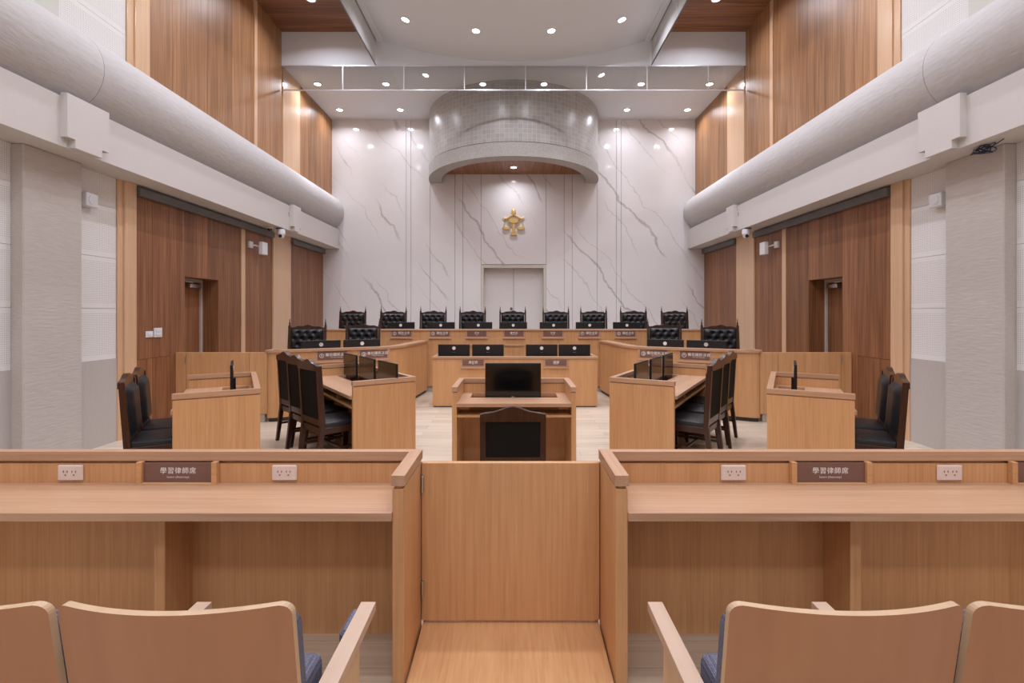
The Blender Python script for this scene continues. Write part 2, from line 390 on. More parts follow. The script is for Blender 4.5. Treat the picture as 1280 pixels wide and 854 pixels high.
def side_wall(s):
    X = lambda x: s * x
    name = 'wall_left' if s < 0 else 'wall_right'
    mb = MB()
    dx0, dx1 = 4.985, 5.36
    mb.box(X(dx0), X(dx1), -5, 7.27, 0, 3.6).box(X(dx0), X(dx1), 8.11, 12.8, 0, 3.6).box(X(dx0), X(dx1), 7.27, 8.11, 2.155, 3.6).box(X(5.3), X(dx1), 7.27, 8.11, 0, 2.155)
    mb.box(X(4.755), X(5.36), -5, 12.8, 3.6, 7.6)
    wl = struct(mb.build(name, 'paint'))
    g = .004
    def boards(y, zs, mat, xf, nm='board', th=.03):
        for a, b in zip(y[:-1], y[1:]):
            for c, d in zip(zs[:-1], zs[1:]):
                MB().box(X(xf), X(xf + th), a + g / 2, b - g / 2, c + g / 2, d - g / 2).build(nm, mat, wl)
    # lower walnut boards
    boards([6.29, 6.62, 6.95], [0, .98, 3.27], 'walnut_z', XL); boards([6.95, 7.27], [0, 3.27], 'walnut_z', XL)
    boards([7.27, 7.55, 7.83, 8.11], [2.155, 3.27], 'walnut_z', XL)
    boards([8.11, 8.44, 8.77], [0, 3.27], 'walnut_z', XL); boards([8.89, 9.4, 9.9], [0, 3.27], 'walnut_z', XL)
    boards([10.68, 11.15, 11.62, 12.09, 12.55], [0, 3.27], 'walnut_z', XL)
    # pale oak strips and column faces
    for a, b, xf in ((6.02, 6.10, 4.93), (6.10, 6.29, 4.905), (8.77, 8.89, 4.935), (9.9, 10.68, 4.92)):
        MB().box(X(xf), X(4.985), a, b, 0, 3.27, .003).build('oak_strip', 'pale_oak', wl)
    # upper walnut boards
    boards([6.22, 6.69, 7.46, 8.1, 8.77], [4.2, ZW], 'upper_walnut', XU); boards([8.87, 9.35, YB], [4.2, ZW], 'upper_walnut', XU)
    boards([10.64, 11.12, 11.6, 12.08, 12.55], [4.2, ZR], 'upper_walnut', XU)
    for a, b, xf in ((5.88, 5.98, 4.70), (5.98, 6.22, 4.68), (8.77, 8.87, 4.70), (YB + .03, 10.64, 4.70)):
        MB().box(X(xf), X(4.757), a, b, 4.2, ZW if b < YB else ZR, .003).build('oak_strip', 'pale_oak', wl)
    # acoustic boards
    def perf(y0, y1, z0, z1, xf, th=.03):
        o = MB().box(0, th, 0, y1 - y0 - .004, 0.002, z1 - z0 - .002)
        if s < 0: o.mirror()
        o.build('acoustic_panel', 'perforated', wl).location = (X(xf), y0, z0)
    for z0 in (1.03, 1.65, 2.27):
        perf(5.41, 6.02, z0, z0 + .62, XL); perf(4.1, 4.76, z0, z0 + .62, XL)
    perf(5.41, 6.02, 2.89, 3.27, XL); perf(4.1, 4.76, 2.89, 3.27, XL)
    for z0 in (4.35, 4.97, 5.59, 6.21): perf(5.0, 5.88, z0, z0 + .62, XU)
    perf(5.0, 5.88, 6.83, ZW, XU)
    MB().box(X(4.70), X(4.757), 3.0, 5.0, 4.2, ZW, .004).build('pale_panel', 'pale_panel', wl)
    MB().box(X(XL - .005), X(4.985), 5.41, 6.02, 0, 1.03).build('wainscot_panel', 'wainscot', wl)
    MB().box(X(XL - .005), X(4.985), -2, 4.76, 0, 1.03).build('wainscot_panel', 'wainscot', wl)
    MB().box(X(4.83), X(4.985), 4.76, 5.41, 0, 3.27, .01).build('pilaster', 'rough_plaster', wl)
    # curtain rail under the beam
    for a, b in ((6.30, 9.85), (10.7, 12.5)):
        MB().box(X(4.865), X(4.925), a, b, 3.13, 3.24, .004).build('curtain_rail', 'rail_grey', wl)
    # recessed side door
    n = 2 if s < 0 else 3
    d = struct(MB().box(X(5.24), X(5.29), 7.32, 8.06, 0, 2.10, .003).build('door_%d' % n, 'walnut_z'))
    MB().box(X(5.215), X(5.30), 8.06, 8.11, 0, 2.15).box(X(5.215), X(5.30), 7.27, 7.32, 0, 2.15).box(X(5.215), X(5.30), 7.32, 8.06, 2.10, 2.15).build('door_frame', 'frame_cream', d)
    for a, b in ((8.104, 8.1115), (7.2685, 7.276)):
        MB().box(X(4.951), X(5.215), a, b, 0, 2.155).build('jamb_lining', 'walnut_z', d)
    MB().box(X(4.951), X(5.3), 7.276, 8.104, 2.149, 2.1565).build('jamb_lining', 'walnut_y', d)
    cl = MB().box(X(5.16), X(5.24), 7.72, 7.98, 2.0, 2.07, .008).build('door_closer', 'steel', d)
    MB().tube([(X(5.18), 7.80, 2.075), (X(5.06), 7.62, 2.085), (X(5.2), 7.45, 2.105)], .011).build('closer_arm', 'steel', cl)
    MB().lathe([(.026, 0), (.026, .008), (.012, .01), (.012, .05)], axis='x').move(T((X(5.185) - .02, 7.4, 1.0))).build('door_knob', 'steel', d)
    # beam and plaster tube above it
    bm_ = struct(MB().box(X(XB), X(4.99), -5, YW - .01, 3.27, 3.77).build('beam_left' if s < 0 else 'beam_right', 'beam_paint'))
    prof = []
    cxz = (4.86, 4.21); rr = .455
    for k in range(25):
        a = R(-90 + 180 * k / 24); prof.append((cxz[0] - rr * math.cos(a), cxz[1] + rr * math.sin(a)))
    prof += [(4.99, cxz[1] + rr), (4.99, cxz[1] - rr)]
    for a, b in ((-5, 5.2), (5.206, YW - .01)):
        MB().prism([(X(x), z) for x, z in prof], 'y', a, b, True).build('plaster_tube', 'tube_plaster', bm_)
    def block(a, b, step):
        MB().prism([(a, 3.80), (b, 3.80), (b, 3.36), (b - step, 3.36), (b - step, 3.275), (a + step, 3.275), (a + step, 3.36), (a, 3.36)], 'x', X(XB - .07), X(XB)).build('stepped_block', 'beam_paint', bm_)
    block(4.83, 5.33, .09); block(9.78, 10.14, .07)
    return wl, bm_
WALL = {}; BEAM = {}
for s in (-1, 1): WALL[s], BEAM[s] = side_wall(s)

# marble wall with separate panels
wb = struct(MB().box(-5.36, -.845, 12.62, 12.9, 0, 7).box(.845, 5.36, 12.62, 12.9, 0, 7).box(-.845, .845, 12.62, 12.9, 2.86, 7).build('wall_back', 'brass_joint'))
g = .0035
cols = [-4.98, -2.792, -2.67, -2.17, -1.525, -1.317, -.845]
for s in (-1, 1):
    for a, b in zip(cols[:-1], cols[1:]):
        x0, x1 = sorted((a * -s, b * -s))
        MB().box(x0 + g, x1 - g, YW, 12.63, 0, 6.9, .003).build('marble_panel', 'marble', wb)
MB().box(-.845 + g, .845 - g, YW, 12.63, 2.87, 6.9, .003).build('marble_panel', 'marble', wb)
d1 = struct(MB().box(-.78, -.004, 12.80, 12.85, .45, 2.78, .003).build('door_1', 'door_white'))
MB().box(.004, .78, 12.80, 12.85, .45, 2.78, .003).build('door_leaf', 'door_white', d1)
MB().box(-.845, -.78, 12.57, 12.86, .45, 2.78).box(.78, .845, 12.57, 12.86, .45, 2.78).box(-.845, .845, 12.57, 12.86, 2.78, 2.86).build('door_frame', 'frame_cream', d1)
MB().lathe([(.03, 0), (.03, -.012), (.016, -.02), (.016, -.05), (.034, -.06), (.034, -.075), (.0, -.08)], axis='y').move(T((-.06, 12.80, 1.72))).build('door_knob', 'dark_steel', d1)
struct(MB().box(-5.36, 5.36, -5.2, -5, 0, 7.6).build('wall_front', 'paint'))

# ceilings
struct(MB().box(-4.76, 4.76, YB, 12.6, ZR, ZR + .1).build('ceiling', 'ceiling_white'))
cz = lambda x: 6.72 + .0595 * x * x
prof = [(x, cz(x)) for x in [(-2.78 + 5.56 * k / 32) for k in range(33)]]
struct(MB().prism(prof + [(2.78, 7.6), (-2.78, 7.6)], 'y', -5, YB, True).build('ceiling', 'ceiling_white'))
for s in (-1, 1):
    cw = struct(MB().box(s * 2.78, s * 4.76, -5, YB, ZW + .02, 7.6).build('ceiling', 'slot_dark'))
    for k in range(11):
        y0 = YB - .9 * (k + 1)
        MB().box(s * 2.785, s * 4.74, y0 + .002, y0 + .898, ZW, ZW + .022).build('board', 'walnut_x', cw)
struct(MB().box(-4.76, 4.76, YB + .002, YB + .03, ZR, 7.6).build('bulkhead', 'ceiling_white'))
for s in (-1, 1):
    struct(MB().box(s * 2.66, s * 2.78, -5, YB, 7.12, 7.2).build('trim_%d' % (1 if s < 0 else 2), 'ceiling_white'))

# drum over the judges
dr = thing('ceiling_drum', 'half-round grey tiled drum with a concrete rim hanging above the judges', 'canopy', (0, YW, 4.98))
Rr, n = 2.16, 64
def arc(r): return [(r * math.cos(R(180 + 180 * k / n)), YW + r * math.sin(R(180 + 180 * k / n))) for k in range(n + 1)]
def half_ring(r0, r1, z0, z1):
    a, b = arc(r0), arc(r1); m = n + 1
    vs_ = [(x, y, z0) for x, y in a] + [(x, y, z0) for x, y in b] + [(x, y, z1) for x, y in a] + [(x, y, z1) for x, y in b]; fs = []
    for i in range(n): fs += [(i, i + 1, 2 * m + i + 1, 2 * m + i), (m + i, m + i + 1, 3 * m + i + 1, 3 * m + i), (i, i + 1, m + i + 1, m + i), (2 * m + i, 2 * m + i + 1, 3 * m + i + 1, 3 * m + i)]
    return MB().add(vs_, fs + [(0, m, 3 * m, 2 * m), (n, m + n, 3 * m + n, 2 * m + n)], True)
sh = half_ring(Rr, Rr - .2, 5.30, ZR).build('tiled_shell', 'drum_tile', dr, world=True)
uvl = sh.data.uv_layers.new(name='UVMap')
for p in sh.data.polygons:
    for li in p.loop_indices:
        v = sh.data.vertices[sh.data.loops[li].vertex_index].co
        uvl.data[li].uv = (math.atan2(v.x, -v.y) * Rr if v.length > 0 else 0, v.z)
half_ring(Rr + .012, Rr - .31, 4.98, 5.285).build('rim', 'concrete', dr, world=True)
half_ring(Rr - .01, Rr - .2, 5.285, 5.30).build('shadow_gap', 'slot_dark', dr, world=True)
MB().prism(arc(Rr - .25) , 'z', 5.21, 5.26).build('wood_soffit', 'walnut_y', dr, world=True)

# ------------------------------------------------------------------ downlights
lamp_data = bpy.data.lights.new('downlight_lamp', 'AREA'); lamp_data.shape = 'DISK'; lamp_data.size = .13
lamp_data.energy = LAMP_W; lamp_data.color = LAMP_COL; lamp_data.spread = R(150)
soft_data = lamp_data.copy(); soft_data.energy = 1.2; soft_data.spread = R(95); soft_data.color = (1, .85, .7)
rear_data = lamp_data.copy(); rear_data.energy = LAMP_W * .4; rear_data.spread = R(55)
dim_data = lamp_data.copy(); dim_data.energy = LAMP_W * .6
gallery_data = lamp_data.copy(); gallery_data.energy = LAMP_W * 2.2
court_data = lamp_data.copy(); court_data.energy = LAMP_W * 1.6
clerk_data = lamp_data.copy(); clerk_data.energy = LAMP_W * 2.0
def make_downlight():
    t = thing('downlight', 'x', 'downlight')
    ring = [(.068, .0), (.068, -.012), (.09, -.008), (.094, .0), (.094, .01), (.068, .01)]
    MB().lathe(ring, n=20).build('trim_ring', 'white_plastic', t)
    MB().lathe([(.0, .004), (.067, .004), (.067, -.004), (.0, -.004)], n=20).build('lens', 'lamp_lens', t)
    return t
dl = make_downlight(); used = [False]
def downlight(x, y, z, label, group, data=lamp_data, tilt=0):
    o = dl if not used[0] else copy_tree(dl)
    used[0] = True; o.location = (x, y, z); o.rotation_euler = (0, tilt, 0); tag(o, label, 'downlight', group)
    l = bpy.data.objects.new('downlight_lamp', data); C.objects.link(l); l.parent = o; l.location = (0, 0, -.016)
for ri, y in enumerate((8.8, 6.3, 3.8, 1.3, -1.2, -3.7)):
    rw = ['first', 'second', 'third', 'fourth', 'fifth', 'sixth'][ri]
    dd = court_data if y > 7 else clerk_data if y > 5 else lamp_data if y > 2 else dim_data if y > -3 else gallery_data
    for x in (-1.97, -.685, .685, 1.97):
        downlight(x, y, cz(x) - .003, 'curved-ceiling downlight, %s row from the drum, %s, %s' % (rw, 'beside the room axis' if abs(x) < 1 else 'beside the glass', SHORT[-1 if x < 0 else 1]), 'downlights of the curved white ceiling', dd, -math.atan(.119 * x))
    for x in (-3.69, 3.69):
        downlight(x, y, ZW - .001, 'wood-ceiling downlight, %s row from the drum, %s' % (rw, SHORT[-1 if x < 0 else 1]), 'downlights of the wood ceiling', dd)
for y in (10.6, 11.94):
    for x in (-4.3, -2.8, 2.8, 4.3):
        downlight(x, y, ZR - .001, 'rear-ceiling downlight by the %s, %s, %s' % ('glass curtain' if y < 11 else 'marble wall', 'next to the drum' if abs(x) < 3 else 'next to the side wall', SHORT[-1 if x < 0 else 1]), 'downlights of the rear ceiling', rear_data)
downlight(0, 11.95, 5.209, 'round downlight in the wood soffit under the tiled drum', None, soft_data)

# ------------------------------------------------------------------ glass smoke curtains
gt = thing('smoke_curtain', 'long glass smoke curtain in thin metal frame across the room before the drum', 'glass curtain', (0, YB, 6.13))
xs = [-4.69, -3.47, -2.23, -1.0, .24, 1.48, 2.71, 3.95, 4.69]
for a, b in zip(xs[:-1], xs[1:]): MB().box(a + .008, b - .008, YB - .014, YB - .006, 6.14, 6.62).build('pane', 'glass', gt, world=True)
for x in xs[1:-1]: MB().box(x - .01, x + .01, YB - .02, YB, 6.14, 6.62).build('mullion', 'aluminium', gt, world=True)
for z in (6.12, 6.612): MB().box(-4.69, 4.69, YB - .022, YB + .001, z, z + .02).build('rail', 'aluminium', gt, world=True)
for s in (-1, 1):
    gt = thing('smoke_curtain', 'glass smoke curtain hanging along the wood ceiling ' + SW[s], 'glass curtain', (s * 2.8, 5, 6.63))
    ys = [-3.0 + 1.605 * k for k in range(9)]; ys[-1] = 9.8
    for a, b in zip(ys[:-1], ys[1:]): MB().box(s * 2.795, s * 2.803, a + .006, b - .006, 6.65, 7.3).build('pane', 'whitened_glass', gt, world=True)
    for y in ys[1:-1]: MB().box(s * 2.79, s * 2.808, y - .008, y + .008, 6.65, 7.3).build('mullion', 'aluminium', gt, world=True)
    for z in (6.63, 7.13): MB().box(s * 2.788, s * 2.81, -3, 9.8, z, z + .018).build('rail', 'dark_steel', gt, world=True)

# ------------------------------------------------------------------ scales of justice emblem
em = thing('scales_emblem', 'gold scales of justice emblem fixed on the marble above the white doors', 'emblem', (0, YW, 3.62))
y0, y1 = YW - .05, YW
ec = 3.62
MB().box(-.085, .085, y0, y1, ec, ec + .045, .006).box(-.06, .06, y0, y1, ec + .045, ec + .09, .006).box(-.07, .07, y0, y1, ec + .075, ec + .095, .006).build('base', 'gold', em, world=True)
MB().box(-.036, .036, y0, y1, ec + .09, ec + .34, .006).build('column', 'gold', em, world=True)
MB().prism([(-.13, ec + .42), (-.11, ec + .34), (-.04, ec + .31), (.04, ec + .31), (.11, ec + .34), (.13, ec + .42)], 'y', y0 - .01, y1).build('book', 'gold', em, world=True)
MB().lathe([(.0, -.085), (.05, -.08), (.064, -.02), (.055, .05), (.025, .08), (.0, .085)], n=14).move(T((0, YW - .03, ec + .60)) @ Matrix.Diagonal((1, .5, 1, 1))).build('flame', 'gold', em, world=True)
for s in (-1, 1):
    pts = [(s * x, YW - .03, ec + z) for x, z in ((0, .515), (.06, .505), (.12, .465), (.18, .435), (.24, .445), (.28, .48))]
    MB().tube(pts, [.018, .02, .02, .018, .016, .01]).build('beam_arm', 'gold', em, world=True)
    MB().tube([(s * .185, YW - .03, ec + .435), (s * .27, YW - .03, ec + .20)], .008).tube([(s * .185, YW - .03, ec + .435), (s * .10, YW - .03, ec + .20)], .008).build('chain', 'gold', em, world=True)
    pan = [(s * .185 + .1 * math.cos(a), ec + .205 + .065 * math.sin(a)) for a in [R(180 + 15 * k) for k in range(13)]]
    MB().prism(pan, 'y', y0, y1 - .005).build('pan', 'gold', em, world=True)

# ------------------------------------------------------------------ monitors
def make_monitor(wd, ht, zb):
    """back faces -y, screen faces +y; zb = height of the panel's lower edge above the base"""
    t = thing('monitor', 'x', 'monitor')
    p = MB().box(-wd / 2, wd / 2, -.012, .012, zb, zb + ht, .004).build('panel', 'black_plastic', t)
    MB().box(-wd / 2 + .012, wd / 2 - .012, -.0005 + .0125, .0132, zb + .022, zb + ht - .012).build('screen', 'screen', p)
    text_mb('DELL', .014, .01).move(RZ(math.pi)).move(T((0, .0128, zb + .011))).build('front_logo', 'lettering_white', p)
    ring = [( .030, 0), (.030, -.003), (.0245, -.003), (.0245, 0)]
    lg = MB().lathe(ring, n=24, axis='y', smooth=False); tx = text_mb('DELL', .021, .04); lg.add(tx.v, tx.f)
    lg.move(T((0, -.0122, zb + ht - .065))).build('logo', 'lettering_white', p)
    MB().box(-.03, .03, -.035, -.008, .012, zb + ht * .55, .006).build('stand_neck', 'black_plastic', t)
    MB().box(-.1, .1, -.11, .07, 0, .014, .005).build('stand_base', 'black_plastic', t)
    return t
_mon = {}
def monitor(x, y, z, rz, label, group, size=(.58, .32, .03)):
    if size not in _mon: _mon[size] = make_monitor(*size); o = _mon[size]
    else: o = copy_tree(_mon[size])
    o.location = (x, y, z); o.rotation_euler = (0, 0, rz); tag(o, label, 'monitor', group); return o

# ------------------------------------------------------------------ name plates (bench parts)
def name_plate(parent, M, wd, ht, zh, eng, size, num=None, tray=True, esize=None, dx=0, frame=False):
    """M places a plate whose front looks along -y, centred at the origin"""
    if frame:
        MB().box(-wd / 2 - .026, -wd / 2, -.028, .0, -ht / 2 - .022, ht / 2 + .006, .002).box(wd / 2, wd / 2 + .026, -.028, .0, -ht / 2 - .022, ht / 2 + .006, .002).box(-wd / 2 - .001, wd / 2 + .001, -.028, .0, -ht / 2 - .022, -ht / 2, .002).move(M).build('plate_holder', 'oak_x', parent)
    elif tray:
        MB().box(-wd / 2 - .035, wd / 2 + .035, -.03, .0, -ht / 2 - .05, -ht / 2 - .025, .003).box(-wd / 2 - .035, wd / 2 + .035, -.006, .0, -ht / 2 - .025, ht / 2).move(M).build('plate_holder', 'oak_top_x', parent)
    p = MB().box(-wd / 2, wd / 2, -.012, -.0061, -ht / 2, ht / 2, .002).move(M).build('name_plate', 'plate_brown', parent)
    mb = text_mb(zh, size, 0, 1.12).move(T((dx, -.0132, ht * .1)))
    v0, f0 = list(mb.v), list(mb.f)
    for k in (-1, 1): mb.add([(v[0] + k * .012 * size, v[1] - .0001 * k, v[2] + .006 * size) for v in v0], f0)
    e = text_mb(eng, esize or size * .36, 0).move(T((dx, -.0132, -ht * .24))); mb.add(e.v, e.f)
    if num:
        k = text_mb(num, size * 1.5, .012).move(T((-wd * .36, -.0132, 0))); mb.add(k.v, k.f)
    mb.move(M).build('lettering', 'lettering_white', p)
    return p

# ------------------------------------------------------------------ judges' bench
jb = thing('judges_bench', 'long raised oak bench with brown name plates in front of the marble wall', 'bench', (0, 9.95, 0))
B = lambda mb, nme, mat, par: mb.build(nme, mat, par, world=True)
xe = [-4.4, -1.86, 0, 1.86, 4.4]
for a, b in zip(xe[:-1], xe[1:]):
    B(MB().box(a + .001, b - .001, 9.80, 9.86, .115, 1.24), 'front_panel', 'oak_z', jb)
B(MB().box(-4.4, 4.4, 9.83, 9.88, 0, .115), 'plinth', 'grey_plinth', jb)
B(MB().box(-4.42, 4.42, 9.775, 9.93, 1.24, 1.275, .004), 'top_rail', 'oak_top_x', jb)
B(MB().box(-4.4, 4.4, 9.88, 10.3, 1.04, 1.07, .003), 'desktop', 'oak_top_x', jb)
for a in (-4.4, 4.36): B(MB().box(a, a + .04, 9.86, 10.3, 0.45, 1.24), 'end_panel', 'oak_y', jb)
pl_ = [(502, '國民法官', 'Citizen Judge', '②'), (550, '國民法官', 'Citizen Judge', '③'), (596, '法官', 'Judge', None), (642.5, '審判長', 'Presiding Judge', None),
       (691, '法官', 'Judge', None), (736.5, '國民法官', 'Citizen Judge', '④'), (782, '國民法官', 'Citizen Judge', '⑤')]
for px, zh, en, nm in pl_:
    x = (px - VX) * 9.8 / F
    name_plate(jb, T((x, 9.80 - 9.95, 1.197)) @ T((0, 0, 0)) if False else T((x, -.15, 1.185)), .385, .115, zh, en, .056 if nm else .05, nm, dx=.05 if nm else 0)
for px in (594.5, 642.5, 691): B(MB().box((px - VX) * 9.8 / F - .2, (px - VX) * 9.8 / F + .2, 9.775, 9.80, .93, .965, .003), 'ledge', 'oak_top_x', jb)

# ------------------------------------------------------------------ wing benches
for s in (-1, 1):
    wg = thing('wing_bench', 'curved oak side bench for alternates ' + SW[s], 'bench', (s * 2.8, 7.9, 0))
    base = [(-3.64, 7.38), (-3.64, 7.0), (-1.92, 7.9), (-1.74, 9.74)]
    path = round_path(base, [.22, .45])
    def rb(o0, o1, z0, z1):
        m = MB().ribbon(path, o0, o1, z0, z1)
        return m if s < 0 else m.mirror()
    B(rb(0, .05, .06, 1.015), 'front_panel', 'oak_z', wg)
    B(rb(.03, .05, 0, .06), 'plinth', 'slot_dark', wg)
    B(rb(-.025, .17, 1.015, 1.05), 'top_rail', 'oak_top_x', wg)
    B(rb(.05, .42, .80, .83), 'desktop', 'oak_top_x', wg)
    a = math.atan2(.9, 1.72)
    for t, txt in ((.4935, 0), (.815, 1)):
        num = {(-1, 0): '①', (-1, 1): '②', (1, 0): '④', (1, 1): '③'}[(s, txt)]
        x, y = -3.64 + 1.72 * t, 7.0 + .9 * t
        name_plate(wg, T((-s * x - wg.location.x, y - 7.9 , .945)) @ RZ(-s * a), .43, .125, '備位國民法官', 'Alternate Citizen Judge', .052, num, dx=.06)
    for t in (.42, .74):
        x, y = -3.64 + 1.72 * t - .2 * math.sin(a), 7.0 + .9 * t + .2 * math.cos(a)
        far = 'nearer the double doors' if t > .5 else 'nearer the side wall'
        monitor(-s * x, y, .83, -s * a, 'black monitor on the wing bench %s, %s' % (SHORT[s] if s > 0 else 'by the ' + SHORT[s], far), 'monitors on the wing benches', (.58, .31, .03))

# ------------------------------------------------------------------ tufted judge chairs (front looks -y)
def make_judge_chair():
    t = thing('judge_chair', 'x', 'chair')
    hw = .30
    for s in (-1, 1):
        x = s * (hw - .02)
        p = MB().hull([(x - .02, .2, .42), (x + .02, .2, .42), (x + .02, .26, .42), (x - .02, .26, .42)], [(x - .017, .29, 1.19), (x + .017, .29, 1.19), (x + .017, .33, 1.19), (x - .017, .33, 1.19)]).build('back_post', 'mahogany', t)
        MB().lathe([(.013, 0), (.018, .008), (.010, .02), (.014, .035), (.007, .06), (.005, .1), (.001, .115)], n=10).move(T((x, .31, 1.19))).build('finial', 'mahogany', p)
    crest = [(-.265, 1.12), (.265, 1.12)] + [(.265 - .53 * k / 20, 1.16 + .028 * math.sin(math.pi * k / 20) + .014 * math.exp(-((k - 10) / 2.2) ** 2) - .006 * math.cos(math.pi * k / 3)) for k in range(21)]
    MB().prism(crest, 'y', .275, .325).build('crest_rail', 'mahogany', t)
    MB().box(-.255, .255, .275, .315, .5, 1.11).build('back_board', 'mahogany', t)
    bt = []
    for r_ in range(6):
        z = 1.075 - r_ * .095
        bt += [((k - 1) * .125, z) for k in range(3)] if r_ % 2 == 0 else [((k - 1.5) * .125, z) for k in range(4)]
    nx, nz = 34, 44; vs_, fs = [], []
    for j in range(nz + 1):
        for i in range(nx + 1):
            x = -.255 + .51 * i / nx; z = .52 + .62 * j / nz
            e = min(1, min(x + .255, .255 - x) / .05) * min(1, min(z - .52, 1.14 - z) / .05)
            dpt = .03 + .055 * math.sin(min(1, max(0, e)) * math.pi / 2)
            for bx, bz in bt: dpt -= .05 * math.exp(-((x - bx) ** 2 + (z - bz) ** 2) / .0007)
            vs_.append((x, .285 - max(.004, dpt) * (0 if e <= 0 else 1) - .0, z))
    for j in range(nz):
        for i in range(nx): fs.append((j * (nx + 1) + i, j * (nx + 1) + i + 1, (j + 1) * (nx + 1) + i + 1, (j + 1) * (nx + 1) + i))
    cu = MB().add(vs_, fs, True).build('tufted_back', 'leather', t)
    bb = MB()
    for bx, bz in bt: bb.lathe([(0, 0), (.011, 0), (.009, -.006), (0, -.008)], n=8, axis='y').move(T((0, 0, 0))); bb.v[-0:]
    bb = MB()
    for bx, bz in bt:
        q = MB().lathe([(.011, 0), (.009, -.006), (.002, -.008)], n=8, axis='y').move(T((bx, .255, bz))); bb.add(q.v, q.f, True)
    tag(bb.build('buttons', 'leather', cu), kind='stuff')
    MB().box(-.27, .27, -.28, .27, .42, .54, .03).build('seat_cushion', 'leather', t)
    for s in (-1, 1):
        MB().box(s * .25, s * .31, -.02, .27, .64, .69, .012).build('armrest', 'mahogany', t)
        MB().box(s * .265, s * .295, .0, .05, .42, .65).build('arm_post', 'mahogany', t)
    MB().lathe([(.05, .09), (.05, .2), (.03, .21), (.03, .42)], n=12).build('pedestal', 'dark_steel', t)
    st = MB()
    for k in range(5):
        a = 2 * math.pi * k / 5 + .3
        st.tube([(0, 0, .11), (.3 * math.cos(a), .3 * math.sin(a), .075)], [.03, .018])
        st.lathe([(.024, -.024), (.03, 0), (.024, .024)], n=10).v
        m = 10 * 3 + 20
        st.v[-m:] = [(v[0] + .3 * math.cos(a), v[1] + .3 * math.sin(a), v[2] + .026) for v in st.v[-m:]]
    st.build('star_base', 'mahogany', t)
    return t
jc = make_judge_chair(); jn = [0]
def judge_chair(x, y, z, rz, label, group):
    o = jc if jn[0] == 0 else copy_tree(jc); jn[0] += 1
    o.location = (x, y, z); o.rotation_euler = (0, 0, rz); tag(o, label, 'chair', group)
for i, px in enumerate((441, 491.5, 542, 590, 641, 694.5, 741, 791.5, 842)):
    k = i - 4; x = (px - VX) * 10.75 / F
    lab = 'tufted black judge chair standing before the white double doors' if k == 0 else '%s tufted judge chair from the double doors towards the %s, behind judges bench' % (ORD[abs(k)], SHORT[-1] if k < 0 else SHORT[1])
    judge_chair(x, 10.75 - .31, .45, R(random.uniform(-3, 3)), lab, 'tufted chairs behind the judges bench')
for px, k in ((501, 3), (551, 2), (598, 1), (641.5, 0), (692, 1), (737, 2), (783.5, 3)):
    x = (px - VX) * 10.1 / F
    lab = 'black monitor on the judges bench before the chair at the double doors' if k == 0 else 'black monitor on judges bench, %s from the middle towards the %s' % (ORD[k], SHORT[-1] if px < 640 else SHORT[1])
    monitor(x, 10.1, 1.07, 0, lab, 'monitors on the judges bench', (.58, .31, .03))
a = math.atan2(.9, 1.72)
for s in (-1, 1):
    for px, D, nme in ((388.5, 7.98, 'nearer the side wall'), (457.5, 8.62, 'nearer the double doors')):
        x = (px - VX) * D / F * -s
        judge_chair(x if s > 0 else -x * -1 if False else (x if s > 0 else (px - VX) * D / F), D - .31, .2, (a * .55) * -s * .6, 'tufted black judge chair at the wing bench by the %s, %s' % (SHORT[s], nme), 'tufted chairs behind the wing benches')

# ------------------------------------------------------------------ clerks' bench
cb = thing('clerk_bench', 'low oak clerk bench with two name plates before the judges bench', 'bench', (.03, 8.5, 0))
x0, x1 = -1.375, 1.42
B(MB().box(x0, x1, 8.20, 8.25, .02, .815), 'front_panel', 'oak_z', cb)
B(MB().box(x0 + .02, x1 - .02, 8.22, 8.25, 0, .02), 'plinth', 'slot_dark', cb)
B(MB().box(x0 - .01, x1 + .01, 8.185, 8.265, .82, .86, .003), 'top_rail', 'oak_top_x', cb)
for x in (x0, x1 - .05):
    B(MB().box(x, x + .05, 8.25, 8.85, 0, .815), 'end_panel', 'oak_z', cb); B(MB().box(x - .005, x + .055, 8.265, 8.85, .82, .86, .003), 'end_rail', 'oak_top_y', cb)
B(MB().box(x0 + .05, x1 - .05, 8.25, 8.85, .69, .72, .003), 'desktop', 'oak_top_x', cb)
for px, zh, en in ((591.5, '書記官', 'Clerk'), (695, '通譯', 'Interpreter')):
    name_plate(cb, T(((px - VX) * 8.2 / F - .03, -.3, .755)), .36, .095, zh, en, .05)
for px, j in ((567.5, 'outer of the pair nearer the switch-plate wall'), (610, 'inner of the pair nearer the switch-plate wall'), (677, 'inner of the pair on the blue-cable side'), (718, 'outer of the pair on the blue-cable side')):
    monitor((px - VX) * 8.45 / F, 8.45, .72, 0, 'black monitor on clerk bench, ' + j, 'monitors on the clerk bench', (.552, .30, .03))

